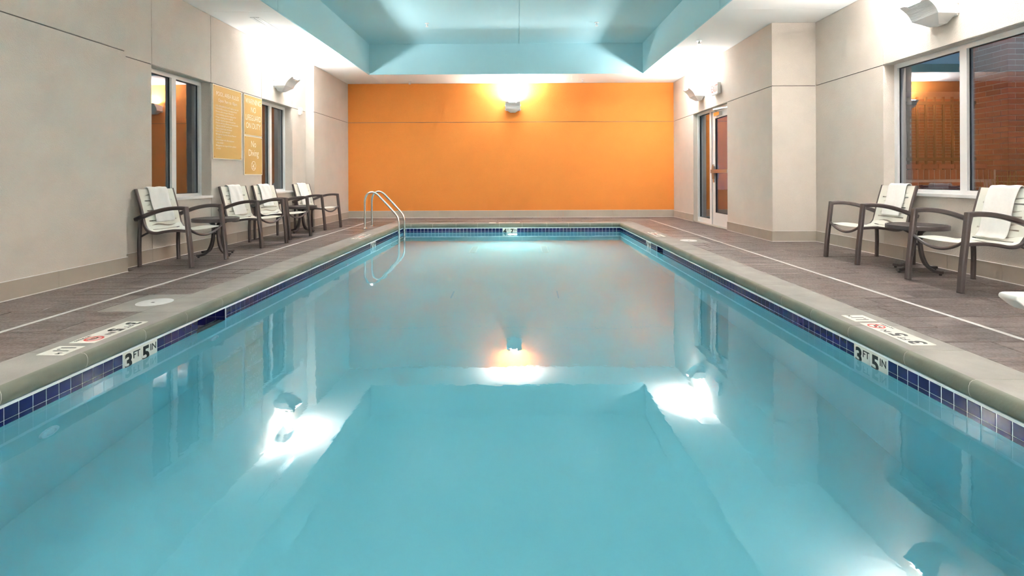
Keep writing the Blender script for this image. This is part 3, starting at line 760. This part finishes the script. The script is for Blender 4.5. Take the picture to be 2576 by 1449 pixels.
def towel(i, loc, rz, front, back, y0, w, label):
    o_, D = .019, RD
    th = .011
    pts = []
    # front face down from the top, over the top bar, and behind
    n = 18
    front_pts = []
    for k in range(n+1):
        s_ = front*(1-k/n); p, t = at_len(s_); nn = Vector((-t.z, 0, t.x)); nn = nn if (nn.x > 0 or nn.z > .7) else -nn
        front_pts.append((p+nn*.021, nn))
    p0, t0 = at_len(0); up = -t0
    top = [(p0+up*.012+front_pts[-1][1]*.014, (front_pts[-1][1]+up).normalized()), (p0+up*.020, up), (p0+up*.012-front_pts[-1][1]*.018, (up-front_pts[-1][1]).normalized())]
    back_pts = []
    for k in range(1, 9):
        s_ = back*k/8; p, t = at_len(s_); nn = Vector((-t.z, 0, t.x)); nn = nn if (nn.x > 0 or nn.z > .7) else -nn
        q = p0+Vector((.25*(p.x-p0.x)-.022, 0, -s_*.97)); back_pts.append((q, -nn))
    seq = front_pts+top+back_pts
    NYt = 10; mb = MB(); v = []
    for k, (p, nn) in enumerate(seq):
        for j in range(NYt+1):
            y = y0-w/2+w*j/NYt+.006*math.sin(k*.45+i)
            wob = .0035*math.sin(j*1.3+k*.3+i*2)+(-.003 if j == NYt//2 else 0)
            v.append((p.x+nn.x*(wob+.004), y, p.z+nn.z*(wob+.004)))
    f = [(k*(NYt+1)+j, k*(NYt+1)+j+1, (k+1)*(NYt+1)+j+1, (k+1)*(NYt+1)+j) for k in range(len(seq)-1) for j in range(NYt)]
    mb.add(v, f)
    o = mb.build('towel', 'towel', None, smooth='all'); o.location = (*loc, 0); o.rotation_euler = (0, 0, rz)
    md = o.modifiers.new('thickness', 'SOLIDIFY'); md.thickness = th; md.offset = 0
    md = o.modifiers.new('soft', 'SUBSURF'); md.levels = 1; md.render_levels = 1
    o['label'] = label; o['category'] = 'towel'; o['group'] = 'white towels hung on the armchairs'
TW = [(.40, .20, .015, .285, 'white terry towel draped over the nearest left armchair'),
      (.44, .20, 0.0, .27, 'white terry towel on the armchair just past the nearer left side table'),
      (.36, .20, -.01, .27, 'shorter white terry towel on the armchair just before the farther left side table'),
      (.42, .20, 0.0, .285, 'white terry towel on the farthest left armchair, by the orange wall'),
      (.36, .20, .015, .285, 'white terry towel on the right armchair beyond the round side table'),
      (.49, .20, -.02, .29, 'white terry towel reaching the seat of the armchair at the right edge')]
for i, ((x, y), rz, lab) in enumerate(CH):
    o = proto if i == 0 else copy_tree(proto)
    o.location = (x, y, 0); o.rotation_euler = (0, 0, rz); o['label'] = lab; o['group'] = 'poolside armchairs'
for i, ((x, y), rz, lab) in enumerate(CH): towel(i, (x, y), rz, *TW[i])

# ------------------------------------------------------------------ SIDE TABLES
def make_table():
    t = thing('side_table', '', 'table')
    R_ = .268; zt = .480
    top = MB().lathe([(R_-.008, zt-.046), (R_, zt-.042), (R_, zt-.004), (R_-.004, zt), (R_-.014, zt-.001), (R_-.018, zt-.006), (R_-.02, zt-.046)], 40).build('table_rim', 'frame_brown', t, smooth=True)
    sl = MB(); n = 22; w = 2*(R_-.014)/n
    for i in range(n):
        a = -R_+.014+w*i; b = a+w*.72; c = max(abs(a), abs(b)); h = math.sqrt(max(0, (R_-.014)**2-c*c))
        if h > .02: sl.box(a, b, -h, h, zt-.012, zt-.004)
    sl.build('slatted_top', 'frame_brown', t)
    MB().box(-R_+.02, R_-.02, -.02, .02, zt-.03, zt-.012).box(-.02, .02, -R_+.02, R_-.02, zt-.03, zt-.012).build('top_support', 'frame_brown', t)
    for k in range(4):
        an = k*PI/2
        prof = smooth_path([(p, 0, z) for p, z in [(.25, .030), (.20, .031), (.155, .040), (.110, .068), (.076, .118), (.052, .185), (.038, .27), (.034, .34), (.037, .385), (.065, .418), (.13, .452)]], 4)
        lg = MB().sweep(prof, .036, .027, up=(0, 1, 0)).build('table_leg', 'frame_brown', t, smooth=True)
        lg.rotation_euler = (0, 0, an)
        MB().lathe([(.011, 0), (.013, .004), (.012, .018)], 12, (.232, 0, 0)).build('glide', 'rubber', lg)
    MB().box(-.03, .03, -.03, .03, .27, .29).build('leg_collar', 'frame_brown', t)
    return t
TB = [((-3.86, 6.60), 'round brown side table between the two nearest left armchairs'), ((-3.95, 9.42), 'round brown side table between the two farthest left armchairs'), ((4.07, 5.275), 'round brown side table between the two right-hand armchairs')]
tp = make_table()
for i, ((x, y), lab) in enumerate(TB):
    o = tp if i == 0 else copy_tree(tp); o.location = (x, y, 0); o.rotation_euler = (0, 0, (-.40, -.15, .24)[i]); o['label'] = lab; o['group'] = 'round poolside side tables'

# ------------------------------------------------------------------ POOL LADDER
ld_ = thing('pool_ladder', 'stainless steel pool ladder with two bent rails at the far left corner', 'ladder', (-2.955, 10.21, 0))
def ladder_rail(y):
    P = [(0, y, 0), (0, y, .30), (0, y, .50)]
    P += [tuple(p) for p in bez((0, y, .50), (.0, y, .70), (.145, y, .705), 8)[1:]]
    P += [tuple(p) for p in bez((.145, y, .705), (.22, y, .70), (.30, y, .60), 6)[1:]]
    P += [(.45, y, .44), (.58, y, .295)]
    P += [tuple(p) for p in bez((.58, y, .295), (.655, y, .21), (.657, y, .10), 6)[1:]]
    P += [(.657, y, -.2), (.657, y, -.6), (.650, y, -1.0), (.60, y, -1.12), (.52, y, -1.14)]
    r = MB().sweep(P, .0205, n=12, up=(0, 1, 0)).build('ladder_rail', 'steel', ld_, smooth=True)
    MB().lathe([(.048, 0), (.05, .006), (.03, .014), (.022, .022)], 18, (0, y, 0)).build('floor_flange', 'steel', r, smooth=True)
    MB().lathe([(.026, 0), (.026, .02)], 12).build('rubber_stop', 'rubber', r).matrix_local = Matrix.Translation((.52, y, -1.14)) @ Matrix.Rotation(-PI/2, 4, 'Y')
ladder_rail(-.24); ladder_rail(.24)
for z in (-.30, -.56, -.82): MB().slab(.61, .70, -.22, .22, z-.015, z+.015, .006).build('ladder_tread', 'steel', ld_)

# ------------------------------------------------------------------ SKIMMER LIDS
for (x, y, lab) in ((-2.885, 4.10, 'white round skimmer lid in the left deck beside the depth marker'), (2.60, 7.89, 'white round skimmer lid in the far right deck')):
    tt = thing('skimmer_lid', lab, 'lid', (x, y, 0), group='skimmer lids')
    MB().lathe([(.127, 0), (.127, .003), (.123, .005)], 36).build('lid_disc', 'white_paint', tt, smooth=True)
    MB().box(-.012, .012, -.03, -.012, .005, .0058).build('finger_slot', 'dark_slot', tt)

# ------------------------------------------------------------------ SIGNS
def sign(name, label, y0, y1, z0, z1, fn, group=None):
    t = thing(name, label, 'sign', (XM+.002, (y0+y1)/2, (z0+z1)/2)); w, h = y1-y0, z1-z0
    MB().box(0, .012, -w/2, w/2, -h/2, h/2).build('sign_border', 'cream_ink', t)
    MB().box(.012, .0135, -w/2+.012, w/2-.012, -h/2+.012, h/2-.012).build('sign_face', 'gold_sign', t)
    fr = lambda a, b, c: (.0137+c, a, b)
    fn(t, w, h, fr)
    for a in (-1, 1):
        for b in (-1, 1): q = MB().lathe([(.006, 0), (.005, .004)], 10).build('screw', 'steel', t); q.matrix_local = Matrix.Translation((.0135, a*(w/2-.03), b*(h/2-.03))) @ Matrix.Rotation(PI/2, 4, 'Y')
    return t
def rules(t, w, h, fr):
    L_ = [(text_mesh('POOL AREA RULES', .085, .0, .84), 0, h/2-.125), (text_mesh('Open 9am to 10pm', .066, .0, .95), 0, h/2-.215)]
    lines = ['\u2022 NO LIFEGUARD ON DUTY. Swim at own risk', '\u2022 NO DIVING, running, or horseplay allowed', '\u2022 Persons under the age of 18 must be', '   accompanied by a parent or legal guardian', '\u2022 Proper swimming attire is required',
             '\u2022 No glass objects or pets in the pool area', '\u2022 Persons with cuts, infections, or communicable', '   diseases shall NOT use the pool', '\u2022 Radio and jam boxes not allowed', '\u2022 Guest I.D. may be requested', '\u2022 Management may deny the use of the pool', '   to anyone', '\u2022 Do not tamper with safety equipment', '   unless needed', '\u2022 Management not responsible for accidents', '   or injury']
    for i, s_ in enumerate(lines): L_.append((text_mesh(s_, .0345, .004, .88, 'LEFT'), -w/2+.055, h/2-.298-.0405*i))
    put_text('lettering', L_, 'cream_ink', t, fr)
def warn(t, w, h, fr):
    put_text('lettering', [(text_mesh('WARNING', .128, .0, .80), 0, h/2-.105), (text_mesh('NO', .128, .0, .85), 0, h/2-.235), (text_mesh('LIFEGUARD', .128, .0, .745), 0, h/2-.365), (text_mesh('ON DUTY', .128, .0, .80), 0, h/2-.495)], 'cream_ink', t, fr)
def nodive(t, w, h, fr):
    put_text('lettering', [(text_mesh('No', .15, .004, .85), 0, h/2-.13), (text_mesh('Diving', .15, .004, .85), 0, h/2-.275)], 'cream_ink', t, fr)
    mb = MB(); ring(mb, .066, .076, 32, 0, .001); bar2(mb, -.048, .048, .048, -.048, .010); bar2(mb, -.02, -.035, .03, .04, .010); bar2(mb, -.02, -.035, -.045, .0, .008); bar2(mb, -.05, -.045, .04, -.045, .007); ring(mb, 0, .011, 12, 0, .001, (-.018, -.005))
    q = MB(); q.v = [fr(x, y-.165, z) for x, y, z in mb.v]; q.f = mb.f; q.build('no_diving_symbol', 'cream_ink', t)
sign('pool_rules_sign', 'large gold sign headed POOL AREA RULES on the left wall', 7.285, 8.040, 1.262, 2.322, rules)
sign('lifeguard_sign', 'gold WARNING NO LIFEGUARD ON DUTY sign beside the second left window', 8.115, 8.685, 1.668, 2.318, warn)
sign('no_diving_sign', 'gold No Diving sign with crossed-out diver, below the warning sign', 8.115, 8.685, 1.037, 1.662, nodive)

# exit sign
ex = thing('exit_sign', 'white box sign with red EXIT letters above the glass door', 'exit sign', (XR, 9.82, 2.64))
MB().prism([(-.155, -.105), (.155, -.105), (.16, -.09), (.16, .10), (.15, .11), (-.15, .11), (-.16, .10), (-.16, -.09)], -.012, -.072, 'x').build('sign_housing', 'white_plastic', ex)
MB().box(-.02, 0, -.05, .05, -.05, .05).build('wall_canopy', 'white_plastic', ex)
put_text('lettering', [(text_mesh('EXIT', .185, .02, .80), 0, 0)], 'exit_red', ex, lambda a, b, c: (-.0725-c, -a, b))

# speaker
spk = thing('loudspeaker', 'white wedge loudspeaker hung below the ceiling above the left uplight', 'speaker', (XM, 9.325, ZC))
MB().prism([(.01, -.15), (.03, -.075), (.185, -.07), (.20, -.155), (.155, -.22), (.105, -.272), (.05, -.21)], -.16, .16, 'y').build('speaker_cabinet', 'speaker_grey', spk)
MB().prism([(.204, -.155), (.159, -.222), (.109, -.275), (.105, -.272), (.155, -.22), (.20, -.155)], -.145, .145, 'y').build('speaker_grille', 'speaker_grey', spk)
MB().box(.07, .11, -.16, -.14, -.08, -.012).box(.07, .11, .14, .16, -.08, -.012).box(.06, .13, -.17, .17, -.012, 0).build('hanging_bracket', 'white_metal', spk)
# motion sensor
ms = thing('motion_sensor', 'small white sensor box on the left wall past the second window', 'sensor', (XM, 10.19, 2.31))
MB().prism([(0, -.075), (.045, -.075), (.055, -.06), (.06, .04), (.045, .065), (0, .065)], -.035, .035, 'y').build('sensor_body', 'white_plastic', ms)
MB().box(0, .03, .035, .085, -.0, .045).build('sensor_bracket', 'white_plastic', ms)

# ceiling vents, sprinklers
def vent(x0, x1, y0, y1, label):
    t = thing('slot_diffuser', label, 'air vent', ((x0+x1)/2, (y0+y1)/2, ZC)); w, h = (x1-x0)/2, (y1-y0)/2
    mb = MB(); mb.box(-w, -w+.016, -h, h, -.006, 0).box(w-.016, w, -h, h, -.006, 0).box(-w, w, -h, -h+.014, -.006, 0).box(-w, w, h-.014, h, -.006, 0).box(-.012, .012, -h, h, -.005, 0)
    mb.build('vent_frame', 'white_metal', t)
    MB().box(-w+.016, -.012, -h+.014, h-.014, -.0015, 0).build('vent_slot', 'dark_slot', t); MB().box(.012, w-.016, -h+.014, h-.014, -.0015, 0).build('vent_slot', 'dark_slot', t)
    for s in (-1, 1): MB().box(s*w*.5-.010, s*w*.5+.006, -h+.014, h-.014, -.005, -.0016).build('vent_blade', 'white_metal', t)
vent(-3.815, -3.687, 7.375, 8.595, 'long white slot vent in the ceiling on the left, before the loudspeaker')
vent(3.39, 3.495, 9.545, 10.72, 'long white slot vent in the ceiling on the right, near the door')
SPK = [(3.08, 8.75, ZC, 'white sprinkler head under the right-hand ceiling border'), (-2.575, 12.35, ZC, 'white sprinkler head above the left part of the orange wall'), (1.526, 12.15, ZC, 'white sprinkler head above the right part of the orange wall'),
       (-1.742, 9.97, ZF, 'white sprinkler head on the left of the aqua ceiling tray'), (1.532, 9.96, ZF, 'white sprinkler head on the right of the aqua ceiling tray')]
def make_spr():
    t = thing('sprinkler_head', '', 'sprinkler')
    MB().lathe([(.042, 0), (.04, -.006), (.015, -.010)], 18).build('escutcheon', 'white_metal', t, smooth=True)
    MB().lathe([(.012, -.008), (.012, -.05), (.008, -.055)], 12).build('sprinkler_body', 'white_metal', t)
    MB().lathe([(.03, -.062), (.03, -.065)], 16).box(-.02, -.015, -.003, .003, -.063, -.03).box(.015, .02, -.003, .003, -.063, -.03).build('deflector', 'white_metal', t)
    return t
s0 = make_spr()
for i, (x, y, z, lab) in enumerate(SPK):
    o = s0 if i == 0 else copy_tree(s0); o.location = (x, y, z); o['label'] = lab; o['group'] = 'ceiling sprinkler heads'

# ------------------------------------------------------------------ POOL LIFT (only its seat end reaches into view)
lift = thing('pool_lift', 'white moulded plastic seat end of a pool lift at the right edge', 'pool lift', (2.693, 2.85, 0))
side = [(0, .308), (.004, .297), (.062, .252), (.092, .237), (.13, .232), (.9, .232), (.9, .326), (.022, .326), (.006, .320)]
o = MB().prism(side, -.055, .055, 'y').build('lift_seat', 'white_plastic', lift, smooth=True)
md = o.modifiers.new('soft', 'BEVEL'); md.width = .008; md.segments = 3
MB().prism([(.075, .286), (.10, .292), (.125, .284), (.16, .272), (.20, .268), (.88, .268), (.88, .274), (.20, .274), (.165, .278), (.13, .290), (.10, .298), (.072, .292)], -.058, -.05, 'y').build('moulded_lip', 'white_plastic', lift)
MB().box(.70, .76, -.03, .03, .03, .9).box(.62, .78, -.03, .03, .20, .24).build('lift_mast', 'white_metal', lift)
MB().slab(.55, 1.0, -.25, .25, 0, .03, .008).build('lift_base', 'white_metal', lift)

# ------------------------------------------------------------------ OUTSIDE
pl_ = thing('porch_lamp', 'outdoor wall lamp lighting the patio from high beside the window', 'wall light', (XN+.28, 5.0, 3.1))  # lamp added out of view so the brick outside shows through the glass
MB().box(0, .12, -.12, .12, -.03, .05).build('lamp_housing', 'fence', pl_); MB().box(.01, .11, -.11, .11, -.034, -.03).build('lamp_lens', 'lamp_glow', pl_)
ld = bpy.data.lights.new('porch_light', 'AREA'); ld.size = .2; ld.energy = 5.0; ld.color = (1, .93, .88)
lo = bpy.data.objects.new('porch_light', ld); C.objects.link(lo); lo.parent = pl_; lo.location = (.14, .1, -.05); lo.rotation_euler = Vector((-.75, -.55, .55)).to_track_quat('Z', 'Y').to_euler()
nw = struct('wall_neighbour'); MB().box(-9.5, -9, -4, 30, -.05, 7).build('wall_panel', 'dark_wall', nw)  # dark wall added outside the left windows to block the sky
pt = struct('patio'); MB().box(XN+.3, 18, -6, 40, -.25, -.05).build('patio_slab', 'patio', pt); MB().box(-30, XM-.4, -6, 40, -.25, -.05).build('yard_slab', 'ground', pt)
def brick_mesh(l, w, h):
    b = .003; mb = MB()
    mb.add([(-l/2,-w/2,-h/2),(l/2,-w/2,-h/2),(l/2,w/2,-h/2),(-l/2,w/2,-h/2),(-l/2,-w/2,h/2),(l/2,-w/2,h/2),(l/2,w/2,h/2),(-l/2,w/2,h/2)], [(0,3,2,1),(4,5,6,7),(0,1,5,4),(1,2,6,5),(2,3,7,6),(3,0,4,7)])
    return mb.mesh('brick', 'brick')
BL, BH, J = .194, .057, .0107
bm_full = brick_mesh(BL, .09, BH); bm_half = brick_mesh(.0917, .09, BH); bm_row = brick_mesh(BH, .09, .12)
def brick(me, parent, x, y, z, rz=0, nm='brick'):
    o = bpy.data.objects.new(nm, me); C.objects.link(o); o.parent = parent; o.location = (x, y, z); o.rotation_euler = (0, 0, rz); return o
pier = thing('brick_pier', 'tall red brick pier outside the right-hand window', 'brick pier', (5.98, 6.3, -.05))
MB().box(.006, 1.2, .006, .62, 0, 4.2).build('pier_core', 'brick_mortar', pier)
pit = BH+J
for i in range(7, 50):
    z = pit*(i+.5)
    if i % 2 == 0:
        for k in range(2): brick(bm_full, pier, BL/2+k*(BL+J), .045, z)
        for k in range(3): brick(bm_full, pier, .045, .09+J+BL/2+k*(BL+J), z, PI/2)
    else:
        brick(bm_full, pier, .045, BL/2, z, PI/2); brick(bm_full, pier, .09+J+BL/2, .045, z)
        for k in range(1, 3): brick(bm_full, pier, .045, BL/2+k*(BL+J), z, PI/2)
gw = thing('garden_wall', 'low red brick garden wall with upright cap bricks outside the window', 'brick wall', (4.80, 6.45, -.05))
MB().box(0, 1.17, .006, .2, 0, 1.10).build('wall_core', 'brick_mortar', gw)
for k in range(17): brick(bm_row, gw, BH/2+k*pit, .045, 1.04)
for i in range(4, 14):
    z = pit*(i+.5)
    for k in range(5): brick(bm_full, gw, BL/2+k*(BL+J)+(0 if i % 2 else .10), .045, z)
for k in range(5): brick(bm_full, gw, BL/2+.05+k*(BL+J), .05, 1.14)
fe = thing('metal_fence', 'dark metal picket fence standing behind the low brick wall', 'fence', (4.80, 6.72, -.05))
for k in range(10): MB().box(.05+.114*k, .072+.114*k, 0, .022, .0, 2.05).build('picket', 'fence', fe)
MB().box(0, 1.16, -.004, .026, 1.95, 1.99).build('fence_rail', 'fence', fe); MB().box(0, 1.16, -.004, .026, 1.22, 1.26).build('fence_rail', 'fence', fe)
# brick house behind the fence
nh = thing('brick_house', 'red brick house wall seen beyond the picket fence', 'building', (8.9, 12.2, -.05))
MB().box(.0, 6, .006, 3, 0, 3.0).build('house_core', 'brick_mortar', nh)
mb = MB()
for i in range(8, 42):
    for k in range(14): 
        x0 = k*(BL+J)+(0 if i % 2 else .10)+.3; mb.box(x0, x0+BL, 0, .05, i*pit, i*pit+BH)
o = mb.build('house_bricks', 'brick', nh); o['kind'] = 'stuff'
dh = thing('distant_building', 'dark distant building with lit lavender windows at dusk', 'building', (22, 30, -.05))
MB().box(0, 14, 0, 5, 0, 7.5).build('building_wall', 'dark_wall', dh)
for (x0, x1, z0, z1) in ((1.3, 1.7, 4.8, 5.2), (2.0, 2.55, 4.8, 5.2), (4.55, 4.85, 2.4, 5.3), (5.05, 5.3, 3.4, 5.3), (4.55, 4.85, 1.2, 2.0), (5.05, 5.3, 1.2, 3.0)): MB().box(x0, x1, -.05, 0, z0, z1).build('lit_window', 'lit_window', dh)
for x in (4.5, 4.9, 5.2): MB().box(x, x+.12, -.12, -.02, .85, 1.1).build('porch_lamp', 'lamp_green', dh)
og = thing('ornamental_grass', 'wispy ornamental grass clump in front of the brick pier', 'plant', (5.72, 6.15, -.05))
mb = MB(); rg = random.Random(3)
for k in range(160):
    a = rg.uniform(0, 2*PI); l = rg.uniform(.5, 1.1); sp_ = rg.uniform(.02, .26); x0, y0 = .05*math.cos(a), .05*math.sin(a)
    P = [(x0, y0, 0), (x0+sp_*.35*math.cos(a), y0+sp_*.35*math.sin(a)*.5, l*.6), (x0+sp_*math.cos(a), y0+sp_*math.sin(a)*.5, l)]
    mb.sweep(P, .0022, n=3, up=(1, .3, 0))
o = mb.build('grass_blades', 'grass', og); o['kind'] = 'stuff'
